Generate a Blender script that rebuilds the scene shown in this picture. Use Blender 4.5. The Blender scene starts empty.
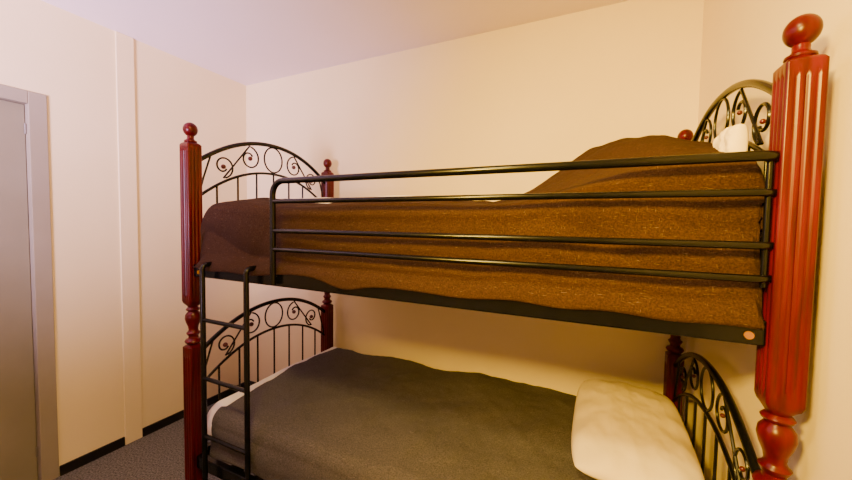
import bpy, bmesh, math, random
from mathutils import Vector, Matrix, noise
random.seed(3)
scene = bpy.context.scene
col = scene.collection

# ------------------------------------------------------------------ materials
def new_mat(name):
    m = bpy.data.materials.new(name); m.use_nodes = True
    nt = m.node_tree
    b = nt.nodes["Principled BSDF"]
    return m, nt, b

def noise_mat(name, c1, c2, scale=5, rough=0.5, bump=0.0, bscale=60, metallic=0.0, stretch=(1,1,1), detail=4, coat=0.0, lo=0.35, hi=0.65, spec=0.5):
    m, nt, b = new_mat(name)
    tc = nt.nodes.new("ShaderNodeTexCoord")
    mp = nt.nodes.new("ShaderNodeMapping"); mp.inputs["Scale"].default_value = stretch
    n = nt.nodes.new("ShaderNodeTexNoise"); n.inputs["Scale"].default_value = scale; n.inputs["Detail"].default_value = detail
    r = nt.nodes.new("ShaderNodeValToRGB")
    r.color_ramp.elements[0].position = lo; r.color_ramp.elements[0].color = (*c1, 1)
    r.color_ramp.elements[1].position = hi; r.color_ramp.elements[1].color = (*c2, 1)
    nt.links.new(tc.outputs["Object"], mp.inputs["Vector"])
    nt.links.new(mp.outputs["Vector"], n.inputs["Vector"])
    nt.links.new(n.outputs["Fac"], r.inputs["Fac"])
    nt.links.new(r.outputs["Color"], b.inputs["Base Color"])
    b.inputs["Roughness"].default_value = rough
    b.inputs["Metallic"].default_value = metallic
    b.inputs["Specular IOR Level"].default_value = spec
    if coat: b.inputs["Coat Weight"].default_value = coat; b.inputs["Coat Roughness"].default_value = 0.12
    if bump:
        n2 = nt.nodes.new("ShaderNodeTexNoise"); n2.inputs["Scale"].default_value = bscale; n2.inputs["Detail"].default_value = 5
        bp = nt.nodes.new("ShaderNodeBump"); bp.inputs["Strength"].default_value = bump; bp.inputs["Distance"].default_value = 0.004
        nt.links.new(tc.outputs["Object"], n2.inputs["Vector"])
        nt.links.new(n2.outputs["Fac"], bp.inputs["Height"])
        nt.links.new(bp.outputs["Normal"], b.inputs["Normal"])
    return m

def blanket_mat(name, base, dark, fleck, amt=0.6):
    m, nt, b = new_mat(name)
    tc = nt.nodes.new("ShaderNodeTexCoord")
    def nz(scale, stretch, detail=3):
        mp = nt.nodes.new("ShaderNodeMapping"); mp.inputs["Scale"].default_value = stretch
        n = nt.nodes.new("ShaderNodeTexNoise"); n.inputs["Scale"].default_value = scale; n.inputs["Detail"].default_value = detail
        nt.links.new(tc.outputs["Object"], mp.inputs["Vector"]); nt.links.new(mp.outputs["Vector"], n.inputs["Vector"])
        return n
    def ramp(src, a, c):
        r = nt.nodes.new("ShaderNodeMapRange"); r.inputs["From Min"].default_value = a; r.inputs["From Max"].default_value = c
        nt.links.new(src.outputs["Fac"], r.inputs["Value"]); return r
    n0 = nz(240, (1, 1, 1), 5)
    n1 = nz(240, (0.22, 2.2, 2.2), 2); n2 = nz(240, (2.2, 0.28, 0.28), 2)
    r0 = ramp(n0, 0.33, 0.67); r1 = ramp(n1, 0.65, 0.77); r2 = ramp(n2, 0.67, 0.79)
    mx = nt.nodes.new("ShaderNodeMath"); mx.operation = 'MAXIMUM'
    nt.links.new(r1.outputs[0], mx.inputs[0]); nt.links.new(r2.outputs[0], mx.inputs[1])
    a = nt.nodes.new("ShaderNodeMix"); a.data_type = 'RGBA'
    a.inputs[6].default_value = (*dark, 1); a.inputs[7].default_value = (*base, 1)
    nt.links.new(r0.outputs[0], a.inputs[0])
    c = nt.nodes.new("ShaderNodeMix"); c.data_type = 'RGBA'
    c.inputs[7].default_value = (*fleck, 1)
    ml = nt.nodes.new("ShaderNodeMath"); ml.operation = 'MULTIPLY'; ml.inputs[1].default_value = amt
    nt.links.new(mx.outputs[0], ml.inputs[0])
    nt.links.new(ml.outputs[0], c.inputs[0]); nt.links.new(a.outputs[2], c.inputs[6])
    nt.links.new(c.outputs[2], b.inputs["Base Color"])
    b.inputs["Roughness"].default_value = 0.95
    b.inputs["Specular IOR Level"].default_value = 0.10
    bp = nt.nodes.new("ShaderNodeBump"); bp.inputs["Strength"].default_value = 0.3; bp.inputs["Distance"].default_value = 0.0018
    nt.links.new(n0.outputs["Fac"], bp.inputs["Height"]); nt.links.new(bp.outputs["Normal"], b.inputs["Normal"])
    return m

M_wall = noise_mat("wall_paint", (0.82,0.70,0.41), (0.85,0.73,0.44), 2, 0.7, 0.10, 90, spec=0.3)
M_ceil = noise_mat("ceiling_paint", (0.84,0.74,0.79), (0.86,0.76,0.81), 2, 0.85, 0.1, 90, spec=0.2)
M_floor = noise_mat("carpet", (0.06,0.06,0.050), (0.19,0.185,0.155), 120, 0.95, 0.8, 300, spec=0.1)
M_base = noise_mat("baseboard_vinyl", (0.006,0.005,0.005), (0.010,0.009,0.009), 8, 0.5, spec=0.3)
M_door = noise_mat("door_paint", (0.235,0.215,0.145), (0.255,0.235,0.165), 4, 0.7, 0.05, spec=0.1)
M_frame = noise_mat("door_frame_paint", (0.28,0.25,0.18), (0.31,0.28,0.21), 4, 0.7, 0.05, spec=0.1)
M_wood = noise_mat("cherry_wood", (0.044,0.0006,0.0014), (0.098,0.0012,0.0026), 9, 0.30, 0.0, stretch=(6,6,0.6), coat=0.0, spec=0.26)
M_metal = noise_mat("black_metal", (0.0018,0.002,0.003), (0.0032,0.0035,0.005), 20, 0.24, 0.0, spec=0.26)
M_bead = noise_mat("red_bead", (0.05,0.0015,0.002), (0.075,0.002,0.003), 9, 0.3, coat=0.1)
M_plug = noise_mat("pale_wood_plug", (0.20,0.085,0.002), (0.24,0.105,0.003), 40, 0.7, spec=0.02)
M_up = blanket_mat("warm_lit_wool", (0.048,0.023,0.015), (0.023,0.011,0.0075), (0.21,0.145,0.105), 0.5)  # upper blanket wool; the brown of the warm light is put into its colour
M_low = blanket_mat("grey_wool", (0.104,0.095,0.094), (0.052,0.047,0.047), (0.26,0.24,0.22), 0.5)
M_white = noise_mat("white_cotton", (0.80,0.77,0.72), (0.84,0.81,0.76), 12, 0.85, 0.15, 200)
M_pil = noise_mat("cream_cotton", (0.80,0.68,0.43), (0.83,0.71,0.46), 3, 0.85, 0.12, 160, spec=0.2)
M_matt = noise_mat("mattress_ticking", (0.55,0.52,0.48), (0.62,0.58,0.54), 30, 0.9, 0.2, 150)
M_steel = noise_mat("hinge_steel", (0.2,0.19,0.17), (0.28,0.26,0.24), 30, 0.5, metallic=0.6)

# ------------------------------------------------------------------ mesh helpers
class MB:
    def __init__(s): s.v=[]; s.f=[]
    def add(s, vs, fs):
        o=len(s.v); s.v += [tuple(v) for v in vs]; s.f += [tuple(i+o for i in f) for f in fs]
    def box(s, a, b):
        x0,y0,z0=a; x1,y1,z1=b
        s.add([(x0,y0,z0),(x1,y0,z0),(x1,y1,z0),(x0,y1,z0),(x0,y0,z1),(x1,y0,z1),(x1,y1,z1),(x0,y1,z1)],
              [(0,3,2,1),(4,5,6,7),(0,1,5,4),(1,2,6,5),(2,3,7,6),(3,0,4,7)])
    def tube(s, pts, r, seg=10, closed=False):
        pts=[Vector(p) for p in pts]; n=len(pts); rings=[]; 
        def tan(i):
            if closed: return (pts[(i+1)%n]-pts[(i-1)%n]).normalized()
            if i==0: return (pts[1]-pts[0]).normalized()
            if i==n-1: return (pts[-1]-pts[-2]).normalized()
            return (pts[i+1]-pts[i-1]).normalized()
        t=tan(0); up=Vector((0,0,1)) if abs(t.z)<0.9 else Vector((1,0,0))
        if all(abs(p.x-pts[0].x)<1e-6 for p in pts): up=Vector((1,0,0))
        elif all(abs(p.y-pts[0].y)<1e-6 for p in pts): up=Vector((0,1,0))
        nrm=(up-t*up.dot(t)).normalized()
        vs=[]
        for i in range(n):
            t=tan(i); nrm=(nrm-t*nrm.dot(t)).normalized(); b=t.cross(nrm)
            rr = r(i/(n-1)) if callable(r) else r
            for k in range(seg):
                a=2*math.pi*k/seg
                vs.append(pts[i]+(nrm*math.cos(a)+b*math.sin(a))*rr)
        fs=[]
        m = n if closed else n-1
        for i in range(m):
            j=(i+1)%n
            for k in range(seg):
                l=(k+1)%seg
                fs.append((i*seg+k, i*seg+l, j*seg+l, j*seg+k))
        if not closed:
            fs.append(tuple(range(seg))[::-1]); fs.append(tuple((n-1)*seg+k for k in range(seg)))
        s.add(vs,fs)
    def lathe(s, cx, cy, prof, seg=32):
        vs=[];fs=[]
        for z,r in prof:
            for k in range(seg):
                a=2*math.pi*k/seg; vs.append((cx+r*math.cos(a),cy+r*math.sin(a),z))
        n=len(prof)
        for i in range(n-1):
            for k in range(seg):
                l=(k+1)%seg; fs.append((i*seg+k,i*seg+l,(i+1)*seg+l,(i+1)*seg+k))
        fs.append(tuple(range(seg))[::-1]); fs.append(tuple((n-1)*seg+k for k in range(seg)))
        s.add(vs,fs)

def obj(name, mb, mat, parent=None, smooth=True, bevel=0.0, label=None, category=None, kind=None, group=None):
    me=bpy.data.meshes.new(name); me.from_pydata(mb.v,[],mb.f); me.update()
    bm=bmesh.new(); bm.from_mesh(me); bmesh.ops.recalc_face_normals(bm,faces=bm.faces); bm.to_mesh(me); bm.free()
    me.materials.append(mat)
    if smooth:
        try: me.shade_smooth()
        except Exception: pass
        try: me.set_sharp_from_angle(angle=math.radians(38))
        except Exception: pass
    o=bpy.data.objects.new(name,me); col.objects.link(o)
    if bevel:
        bv=o.modifiers.new("bevel",'BEVEL'); bv.width=bevel; bv.segments=3; bv.limit_method='ANGLE'
    if parent: o.parent=parent; o.matrix_parent_inverse=parent.matrix_world.inverted()
    if label: o["label"]=label
    if category: o["category"]=category
    if kind: o["kind"]=kind
    if group: o["group"]=group
    return o

# ------------------------------------------------------------------ layout (metres); floor top at ZF, everything lifted at the end
XL,XR = -1.59,0.383         # bed post centre lines
YF,YB = 0.96,1.85
WX0,WX1 = -2.50,0.447       # side walls
WY0,WY1 = -1.70,1.945       # front/back walls
HC = 2.405
HW = 0.031                  # post half width
DZ = -0.87                  # lower bunk offset
ZF = -0.05

# ------------------------------------------------------------------ room
def sbox(name,a,b,mat,bevel=0,**k):
    mb=MB(); mb.box(a,b); return obj(name,mb,mat,smooth=False,bevel=bevel,kind="structure",**k)
T=0.1
sbox("floor",(WX0-T,WY0-T,ZF-T),(WX1+T,WY1+T,ZF),M_floor)
sbox("ceiling",(WX0-T,WY0-T,HC),(WX1+T,WY1+T,HC+T),M_ceil)
sbox("wall_back",(WX0-T,WY1,ZF),(WX1+T,WY1+T,HC),M_wall)
sbox("wall_right",(WX1,WY0,ZF),(WX1+T,WY1,HC),M_wall)
sbox("wall_front",(WX0-T,WY0-T,ZF),(WX1+T,WY0,HC),M_wall)
D0,D1,DH=-0.16,0.740,1.880
mb=MB(); mb.box((WX0-T,WY0,ZF),(WX0,D0-0.06,HC)); mb.box((WX0-T,D1+0.06,ZF),(WX0,WY1,HC)); mb.box((WX0-T,D0-0.06,DH+0.06),(WX0,D1+0.06,HC))
obj("wall_left",mb,M_wall,smooth=False,kind="structure")
sbox("door_1",(WX0-0.07,D0+0.002,ZF+0.006),(WX0-0.03,D1-0.002,DH-0.002),M_door,0.002)
mb=MB(); mb.box((WX0-0.09,D1,ZF),(WX0+0.008,D1+0.066,DH+0.062)); mb.box((WX0-0.09,D0-0.065,ZF),(WX0+0.008,D0,DH+0.062)); mb.box((WX0-0.09,D0,DH),(WX0+0.008,D1,DH+0.062))
obj("trim_1",mb,M_frame,smooth=False,kind="structure",bevel=0.003)
mb=MB()
for z in (1.76,0.12):
    mb.tube([(WX0-0.022,D1-0.004,z-0.025),(WX0-0.022,D1-0.004,z+0.025)],0.004,12)
obj("trim_2",mb,M_steel,kind="structure")
sbox("trim_3",(WX0,1.095,ZF),(WX0+0.010,1.185,HC),M_wall,0.004)
bh=ZF+0.055
sbox("baseboard_left",(WX0,D1+0.068,ZF),(WX0+0.012,1.093,bh),M_base,0.003)
sbox("baseboard_side",(WX0,1.187,ZF),(WX0+0.012,WY1-0.012,bh),M_base,0.003)
sbox("baseboard_back",(WX0,WY1-0.012,ZF),(WX1,WY1,bh),M_base,0.003)
sbox("baseboard_right",(WX1-0.012,WY0,ZF),(WX1,WY1-0.013,bh),M_base,0.003)

# ------------------------------------------------------------------ bunk bed
bed=bpy.data.objects.new("bunk_bed",None); col.objects.link(bed); bed.location=((XL+XR)/2,(YF+YB)/2,ZF)
bed["label"]="bunk bed with cherry red fluted posts and black metal scrollwork ends"
bed["category"]="bunk bed"
bpy.context.view_layer.update()

def post_mesh(cx,cy):
    side=26; N=side*4
    def ring(z,w,round_,fl):
        out=[]
        for s in range(4):
            for k in range(side):
                p=-1+2*k/side
                d=0.0
                for c in (-0.50,0.0,0.50):
                    q=abs(p-c)/0.18
                    if q<1: d=max(d,(0.5+0.5*math.cos(math.pi*q)))
                x=p*w; y=-w+d*fl
                cl=max(0,abs(p)-0.86)/0.14
                y+=cl*cl*0.0035*(1-round_)
                L=math.hypot(p,1)
                cxr,cyr=p/L*w,-1/L*w
                px=x*(1-round_)+cxr*round_; py=y*(1-round_)+cyr*round_
                a=s*math.pi/2; ca,sa=math.cos(a),math.sin(a)
                out.append((cx+px*ca-py*sa,cy+px*sa+py*ca,z))
        return out
    F=0.0045
    prof=[(ZF,0.020,1,0),(0.0,0.028,1,0),(0.03,0.030,1,0),(0.055,0.022,1,0),(0.075,0.030,0,0),(0.10,HW,0,0),(0.115,HW,0,F),
      (0.70,HW,0,F),(0.715,HW,0,0),(0.755,HW,0,0),(0.762,0.026,0.6,0),(0.766,0.021,1,0),(0.772,0.030,1,0),(0.780,0.034,1,0),(0.788,0.030,1,0),
      (0.794,0.020,1,0),(0.803,0.019,1,0),(0.812,0.025,1,0),(0.818,0.027,1,0),(0.824,0.021,1,0),(0.832,0.018,1,0),
      (0.848,0.021,1,0),(0.866,0.028,1,0),(0.884,0.032,1,0),(0.900,0.030,1,0),(0.910,0.023,1,0),(0.915,0.019,1,0),(0.920,0.026,1,0),(0.925,0.028,1,0),(0.930,0.024,1,0),
      (0.934,0.019,1,0),(0.941,0.023,0.8,0),(0.952,0.029,0.2,0),(0.963,HW,0,0),(0.978,HW,0,0),(0.992,HW,0,F),
      (1.622,HW,0,F),(1.634,HW,0,0),(1.652,HW,0,0),(1.658,HW-0.004,0,0),(1.663,HW-0.009,0.5,0)]
    vs=[];fs=[]
    for p in prof: vs+=ring(*p)
    n=len(prof)
    for i in range(n-1):
        for k in range(N):
            l=(k+1)%N; fs.append((i*N+k,i*N+l,(i+1)*N+l,(i+1)*N+k))
    fs.append(tuple(range(N))[::-1]); fs.append(tuple((n-1)*N+k for k in range(N)))
    mb=MB(); mb.add(vs,fs); return mb
for cx,cy in ((XL,YF),(XR,YF),(XL,YB),(XR,YB)):
    p=obj("post",post_mesh(cx,cy),M_wood,bed)
    mb=MB()
    pr=[(1.662,0.022),(1.666,0.025),(1.671,0.024),(1.675,0.017),(1.681,0.0135),(1.688,0.014)]
    for i in range(0,17):
        a=-math.pi/2*0.70+ (math.pi/2*1.70)*i/16
        pr.append((1.7195+0.0310*math.sin(a),max(0.001,0.0285*math.cos(a))))
    mb.lathe(cx,cy,pr,32)
    bpy.context.view_layer.update()
    obj("finial",mb,M_wood,p)

def arch(u,ze,rise,pw=2.1): return ze+rise*(1-abs(u)**pw)
def end_panel(x,dz):
    y0,y1=YF+0.025,YB-0.025; ym=(y0+y1)/2; hy=(y1-y0)/2
    mb=MB()
    N=48
    Y=lambda u: ym+hy*u
    out=lambda u: arch(u,1.585,0.155)+dz
    inn=lambda u: arch(u,1.425,0.160)+dz
    mb.tube([(x,Y(-1+2*i/N),out(-1+2*i/N)) for i in range(N+1)],0.0105,12)
    mb.tube([(x,Y(-1+2*i/N),inn(-1+2*i/N)) for i in range(N+1)],0.0068,10)
    mb.tube([(x,y0-0.0,1.16+dz),(x,y1,1.16+dz)],0.009,10)
    mb.box((x-0.014,y0,1.072+dz),(x+0.014,y1,1.13+dz))
    p=obj("end_panel",mb,M_metal,bed)
    for k in range(7):
        u=-0.78+1.56*k/6
        s=MB(); s.tube([(x,Y(u),1.16+dz),(x,Y(u),inn(u))],0.0048,8)
        obj("spindle",s,M_metal,p)
    def spiral(cy_,cz,r0,turns,a0,sgn):
        pts=[];n=int(26*turns)
        for i in range(n+1):
            t=i/n; a=a0+sgn*2*math.pi*turns*t; r=r0*(1-0.66*t)
            pts.append((x,cy_+r*math.cos(a),cz+r*math.sin(a)))
        return pts
    def scroll(pts):
        s=MB(); s.tube(pts,0.0044,8); obj("scroll",s,M_metal,p)
    mid=lambda u:(out(u)+inn(u))/2
    s=MB(); n=36; s.tube([(x,Y(0)+0.060*math.cos(2*math.pi*i/n),mid(0)+0.068*math.sin(2*math.pi*i/n)) for i in range(n)],0.0044,8,closed=True)
    obj("scroll",s,M_metal,p)
    beads=[]
    for sg in (-1,1):
        u1=sg*0.36; u2=sg*0.70
        a=spiral(Y(u1),mid(u1)+0.002,0.062,1.15,math.pi/2,sg)
        b=spiral(Y(u2),mid(u2)-0.004,0.056,1.15,-math.pi/2,-sg)
        c0=Vector(b[0]); c1=Vector(a[0]); 
        brid=[]
        for q in (0.33,0.66):
            v=c0.lerp(c1,q); brid.append(tuple(v))
        scroll(list(reversed(b))+brid+a)
        tail=[(x,Y(sg*0.98),inn(sg*0.98)+0.01),(x,Y(sg*0.93),mid(sg*0.93)-0.01),(x,Y(sg*0.90),mid(sg*0.90)+0.02),(x,Y(sg*0.85),out(sg*0.85)-0.008)]
        scroll(tail)
        beads+= [(Y(u1)-sg*0.004,mid(u1)+0.002),(Y(u2),mid(u2)-0.006)]
    for by,bz in beads:
        rb=0.0115 if x<0 else 0.0065
        s=MB(); pr=[(bz-rb*math.cos(math.pi*i/10),max(0.0005,rb*math.sin(math.pi*i/10))) for i in range(11)]
        s.lathe(x,by,pr,16); obj("bead",s,M_bead,p,label="small cherry red bead")
for x in (XL,XR):
    for dz in (0,DZ): end_panel(x,dz)

def rail(y,dz,front):
    mb=MB(); mb.box((XL+HW,y-0.015,1.075+dz),(XR-HW,y+0.015,1.13+dz))
    r=obj("side_rail",mb,M_metal,bed,smooth=False,bevel=0.004)
    if front:
        bpy.context.view_layer.update()
        for xx in ((XR-0.060,XL+0.07) if dz==0 else (XR-0.060,)):
            s=MB(); s.tube([(xx,y-0.0145,1.096+dz),(xx,y-0.019,1.096+dz)],0.0085,20)
            obj("bolt_cap",s,M_plug,r,label="round orange tan wooden bolt cap")
for dz in (0,DZ):
    rail(YF,dz,True); rail(YB,dz,False)
    mb=MB()
    for k in range(13):
        xx=XL+0.10+k*(1.77/12)
        mb.box((xx-0.03,YF+0.015,1.108+dz),(xx+0.03,YB-0.015,1.122+dz))
    mb.box((XL+HW+0.01,YF+0.4,1.09+dz),(XR-HW-0.01,YF+0.44,1.109+dz))
    obj("slat_base",mb,M_metal,bed,smooth=False)

# guard rail
GY=0.928; GX0=-1.055; GX1=XR-HW+0.0005; GT=1.470
pts=[(GX0,GY,1.085)]
R=0.05
pts.append((GX0,GY,GT-R))
for i in range(1,9):
    a=math.pi-math.pi/2*i/8; pts.append((GX0+R+R*math.cos(a),GY,GT-R+R*math.sin(a)))
pts.append((GX0+0.3,GY,GT)); pts.append((GX1-0.035,GY,GT)); pts.append((GX1-0.018,GY+0.006,GT)); pts.append((GX1,GY+0.022,GT))
mb=MB(); mb.tube(pts,0.0110,14)
mb.box((GX0-0.010,GY,1.09),(GX0+0.010,YF-0.012,1.11))
g=obj("guard_rail",mb,M_metal,bed)
bpy.context.view_layer.update()
for z in (1.396,1.287,1.218):
    s=MB(); s.tube([(GX0,GY,z),(GX1-0.035,GY,z),(GX1-0.018,GY+0.006,z),(GX1,GY+0.022,z)],0.0083,12); obj("bar",s,M_metal,g)
s=MB(); s.tube([(XR-HW-0.012,GY+0.014,GT),(XR-HW-0.012,GY+0.014,1.20)],0.0058,10); obj("upright",s,M_metal,g)

# ladder
lad=bpy.data.objects.new("ladder",None); col.objects.link(lad); lad.location=(-1.33,0.9,ZF); lad.parent=bed; 
bpy.context.view_layer.update(); lad.matrix_parent_inverse=bed.matrix_world.inverted(); bpy.context.view_layer.update()
LX0,LX1,LY=-1.445,-1.180,0.912
for x in (LX0,LX1):
    s=MB(); s.tube([(x,LY,ZF),(x,LY,1.120),(x,LY+0.005,1.131),(x,LY+0.016,1.136),(x,YF,1.137)],0.0105,12); obj("ladder_rail",s,M_metal,lad)
for k in range(4):
    z=0.905-0.25*k
    s=MB(); s.tube([(LX0,LY,z),(LX1,LY,z)],0.0085,12); obj("rung",s,M_metal,lad)

# ------------------------------------------------------------------ mattresses, bedding
def smooth(t): t=max(0,min(1,t)); return t*t*(3-2*t)
def mattress(dz,lab,top=1.335,fy=0.04):
    mb=MB(); mb.box((XL+0.055,YF+fy,1.123+dz),(XR-0.055,YB-0.03,top+dz))
    obj("mattress",mb,M_matt,smooth=False,bevel=0.045,label=lab,category="mattress")
mattress(0,"pale mattress on the upper bunk under a brown-tinted blanket",1.325,0.085)
mattress(DZ,"pale mattress on the lower bunk under a grey blanket")

def fbm(x,y,z=0,s=1): return noise.fractal(Vector((x*s,y*s,z*s)),0.9,2.1,4)

def blanket(name,x0,x1,H,hem,yf,yb,mat,label,category,dropL=0.2,dropR=0.0,wr=0.012,thick=0.008,NX=190,backz=0.05,skew=0.0,bulge=0.012,flare=0.0,folds=0.006,r=0.035,lean=0.0,tw=None):
    NF,NC,NTp,NB=38,10,70,5
    if tw is None: tw=wr
    vs=[];fs=[]
    xs=[]
    nL=10 if dropL>0 else 0
    for i in range(nL): xs.append((0.0,dropL*(1-i/nL)))
    for i in range(NX+1): xs.append((i/NX,0.0))
    if dropR>0:
        for i in range(1,11): xs.append((1.0,dropR*i/10))
    NPp=0
    for (t,drop) in xs:
        xb=x0+(x1-x0)*t
        he=hem(xb)
        ze=H(xb,yf+r+lean)
        e=t*(x1-x0)
        endround = 0.03*(1-min(1,e/0.05))**2 if dropL>0 else 0
        P=[]
        for k in range(NF):
            s=k/(NF-1); z=he+(ze-r-he)*s
            y=yf-bulge*math.sin(math.pi*s)+lean*s**1.6
            env=smooth(s/0.35)*(1-0.35*smooth((s-0.6)/0.4))
            y+=(0.5+0.5*max(-1,min(1,fbm(xb,z*0.8,1.3,3.6))))*wr*0.7*env
            ph=xb*9+z*15+1.6*math.sin(xb*3.1)+1.4*math.sin(z*14+xb*4)
            rg=abs(math.sin(ph*0.5))**0.8
            ph2=xb*17-z*10+2*math.sin(xb*5)
            rg2=abs(math.sin(ph2*0.5))
            y+=(folds*(1-rg)+folds*0.5*(1-rg2))*env
            y-=flare*(1-smooth((z-1.135)/0.045)) if flare else 0
            P.append([xb,y,z,0])
        yt=P[-1][1]
        for k in range(1,NC):
            a=math.pi/2*k/NC
            y=yf+lean+r-r*math.cos(a)+(yt-yf-lean)*(1-k/NC); z=ze-r+r*math.sin(a)
            P.append([xb,y,z,0])
        for k in range(NTp):
            s=k/(NTp-1); y=yf+lean+r+(yb-yf-lean-r-0.02)*s
            z=H(xb,y)+fbm(xb,y,4.2,3.0)*tw*min(1,s*8)
            P.append([xb+skew*(s-0.5),y,z,0])
        zb=P[-1][2]
        for k in range(1,NB):
            P.append([xb+skew*0.5,yb-0.02+0.02*math.sin(math.pi/2*min(1,k/2)),zb-backz*k/(NB-1),0])
        for q in P:
            z=q[2]-endround-drop
            if drop>0: q[0]-= (0.012 if t<0.5 else -0.012)*smooth(drop/0.03)
            z=max(z,he)
            vs.append((q[0],q[1],z))
        NPp=len(P)
    n=len(xs)
    for i in range(n-1):
        for k in range(NPp-1):
            fs.append((i*NPp+k,(i+1)*NPp+k,(i+1)*NPp+k+1,i*NPp+k+1))
    mb=MB(); mb.add(vs,fs)
    o=obj(name,mb,mat,label=label,category=category)
    for p in o.data.polygons: p.use_smooth=True
    so=o.modifiers.new("solid",'SOLIDIFY'); so.thickness=thick; so.offset=1
    return o

def H_up(x,y):
    yy=(y-0.97)/(1.83-0.97)
    crown=0.045*math.sin(math.pi*max(0,min(1,yy)))**0.6 if yy>0 else 0
    rise=smooth((x+0.36)/0.50)
    d=y-1.47
    wid=0.28 if d>0 else 0.28+0.10*smooth((x+0.05)/0.3)
    m=math.exp(-(abs(d)/wid)**2.2)
    fall=1-0.20*smooth((x-0.20)/0.13)
    front=0.064*smooth((x+0.22)/0.44)
    left=0.016*math.exp(-((x+1.42)/0.18)**2)
    wave=0.007*math.sin(x*9+1)*smooth((0.2-x)/0.3)
    return 1.366+crown+rise*m*0.176*fall+front+left+wave
def hem_up(x):
    return (1.116+0.009*math.sin(x*6.3+0.6)+0.004*math.sin(x*19+2*math.sin(x*4))
            -0.024*math.exp(-((x+0.74)/0.09)**2)-0.012*smooth((x+0.15)/0.25)+0.006*math.exp(-((x+0.30)/0.12)**2))
blanket("blanket",XL+0.045,XR-0.050,H_up,hem_up,YF-0.001,YB-0.035,M_up,"flecked wool blanket, tinted brown as if warmly lit, draped over the upper bunk and its pillow","blanket",dropL=0.20,dropR=0.10,wr=0.028,bulge=0.0,flare=0.019,folds=0.018,r=0.055,lean=0.012,thick=0.004)

def H_lo(x,y):
    yy=(y-0.97)/(1.83-0.97)
    crown=0.02*math.sin(math.pi*max(0,min(1,yy)))
    cr=0.004*math.sin(x*9+y*7+2*math.sin(y*4+x*2))*smooth((y-0.98)/0.15)
    cr+=0.009*(1-abs(math.sin(x*4.5+y*6+1.3*math.sin(x*3))))*smooth((y-1.0)/0.15)
    return 0.490+crown+0.018*math.exp(-((x+0.35)/0.22)**2-((y-1.7)/0.25)**2)+cr
blanket("blanket",XL+0.145,XR-0.14,H_lo,lambda x:0.30+0.01*math.sin(x*9),YF-0.022,YB-0.03,M_low,"dark grey flecked wool blanket spread over the lower bunk","blanket",dropL=0.0,wr=0.018,skew=-0.04,r=0.06,folds=0.012,thick=0.004)
def H_sh(x,y): return 0.478+0.004*math.sin(x*20+y*9)+0.014*smooth((-1.45-x)/0.05)
blanket("bed_sheet",XL+0.045,XR-0.045,H_sh,lambda x:0.34,YF+0.028,YB-0.012,M_white,"white cotton sheet covering the lower bunk mattress","sheet",dropL=0.1,dropR=0.1,wr=0.004,thick=0.003,skew=0,r=0.05,folds=0.0)
def H_s2(x,y):
    up=0.096*smooth((y-1.15)/0.12)*smooth((1.80-y)/0.1)*smooth((-0.42-x)/0.12)*smooth((x+1.54)/0.03)
    return 1.340+up+0.004*math.sin(y*23)+0.004*math.sin(x*15)
blanket("bed_sheet",XL+0.05,XR-0.050,H_s2,lambda x:1.28,YF+0.082,YB-0.012,M_white,"white cotton sheet folded back along the top of the blanket","sheet",dropL=0.05,dropR=0.05,wr=0.002,thick=0.003,skew=0,folds=0.0,r=0.05)

def pillow(cx,cy,cz,lx,ly,h,rot,label,seed=0,tilt=(0,0),expo=0.5,lump=0.010,corner=0.10,fs_=1.4):
    N=60; vs=[];fs=[]
    for side in (1,-1):
        for i in range(N+1):
            for j in range(N+1):
                u=-1+2*i/N; v=-1+2*j/N
                k=corner*(abs(u)*abs(v))**3
                px=u*(lx/2)*(1-k-0.02*(1-abs(v)**2)*abs(u)**3); py=v*(ly/2)*(1-k*0.6-0.02*(1-abs(u)**2)*abs(v)**3)
                t=(max(0,(1-abs(u)**3))*max(0,(1-abs(v)**3.4)))**expo
                z=side*h/2*t
                if side>0:
                    z+=fbm(u*0.9+seed,v*0.9,side,fs_)*lump*min(1,t*1.3)
                    z+=0.003*math.sin(math.atan2(v,u)*12+seed)*(1-t)*t*4
                else: z=max(z,-h/2*0.75)
                vs.append((px,py,z))
    M=(N+1)*(N+1)
    for i in range(N):
        for j in range(N):
            a=i*(N+1)+j; fs.append((a,a+N+1,a+N+2,a+1)); fs.append((M+a,M+a+1,M+a+N+2,M+a+N+1))
    me=bpy.data.meshes.new("pillow"); me.from_pydata(vs,[],fs)
    bm=bmesh.new(); bm.from_mesh(me); bmesh.ops.remove_doubles(bm,verts=bm.verts,dist=0.0006); bmesh.ops.recalc_face_normals(bm,faces=bm.faces); bm.to_mesh(me); bm.free()
    me.materials.append(M_pil)
    for p in me.polygons: p.use_smooth=True
    o=bpy.data.objects.new("pillow",me); col.objects.link(o)
    o.location=(cx,cy,cz); o.rotation_euler=(tilt[0],tilt[1],rot)
    o["label"]=label; o["category"]="pillow"
    return o
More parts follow.
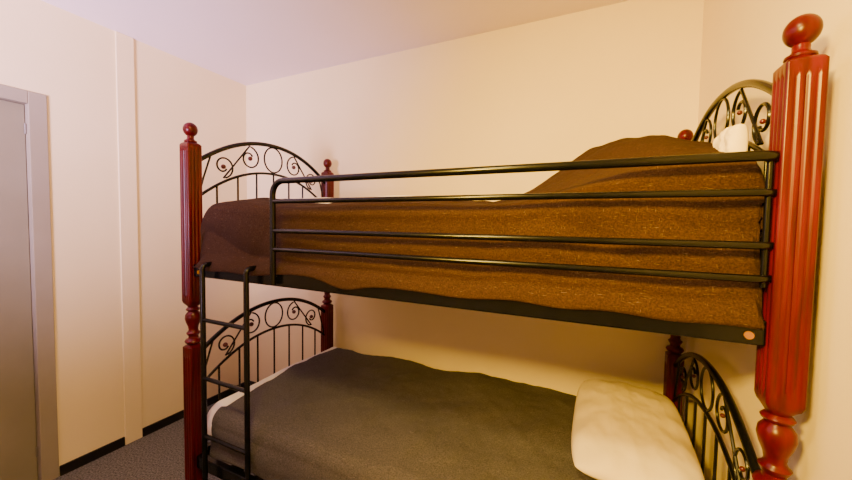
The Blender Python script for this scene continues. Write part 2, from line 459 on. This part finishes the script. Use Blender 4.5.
pillow(0.175,1.485,0.566,0.390,0.70,0.125,math.radians(-2),"soft cream cotton pillow lying on the lower bunk",1,tilt=(math.radians(1.5),0),lump=0.012,corner=0.14,expo=0.6)
pillow(0.330,1.14,1.495,0.17,0.13,0.05,0,"white pillow edge poking out against the black scrollwork",5,tilt=(0,math.radians(-88)),expo=0.3,lump=0.005,corner=0.08,fs_=3.0)

# ------------------------------------------------------------------ lights
def area(name,loc,target,size,power,color,sy=None,spread=180):
    l=bpy.data.lights.new(name,'AREA'); l.size=size; l.energy=power; l.color=color; l.spread=math.radians(spread)
    if sy: l.shape='RECTANGLE'; l.size_y=sy
    o=bpy.data.objects.new(name,l); col.objects.link(o); o.location=loc
    o.rotation_euler=(Vector(target)-Vector(loc)).to_track_quat('-Z','Y').to_euler()
    return o
area("ceiling_light",(-0.35,0.05,2.35),(-0.2,0.9,0),0.2,34,(1.0,0.69,0.19))
area("violet_fill_light",(-1.3,-1.4,1.3),(-2.5,0.6,2.3),0.6,60,(0.90,0.62,0.98),spread=80)  # added fill that tints the left wall and ceiling; the room has no window
area("lamp_light",(-0.50,-0.60,1.95),(0.42,1.8,1.15),0.2,36,(1.0,0.58,0.05),spread=85)

w=bpy.data.worlds.new("world"); scene.world=w; w.use_nodes=True
w.node_tree.nodes["Background"].inputs[0].default_value=(0.9,0.85,0.9,1); w.node_tree.nodes["Background"].inputs[1].default_value=0.3

# ------------------------------------------------------------------ camera
cd=bpy.data.cameras.new("camera"); cam=bpy.data.objects.new("camera",cd); col.objects.link(cam)
cd.sensor_width=36; cd.lens=345/852*36; cd.clip_start=0.02
yaw,pitch,roll=24.7,-2.6,0.9
Rm=Matrix.Rotation(math.radians(yaw),4,'Z')@Matrix.Rotation(math.radians(90+pitch),4,'X')@Matrix.Rotation(math.radians(roll),4,'Z')
cam.matrix_world=Matrix.Translation((0,0,1.32))@Rm
scene.camera=cam
bpy.context.view_layer.update()
for o in scene.objects:
    if o.parent is None: o.location.z -= ZF
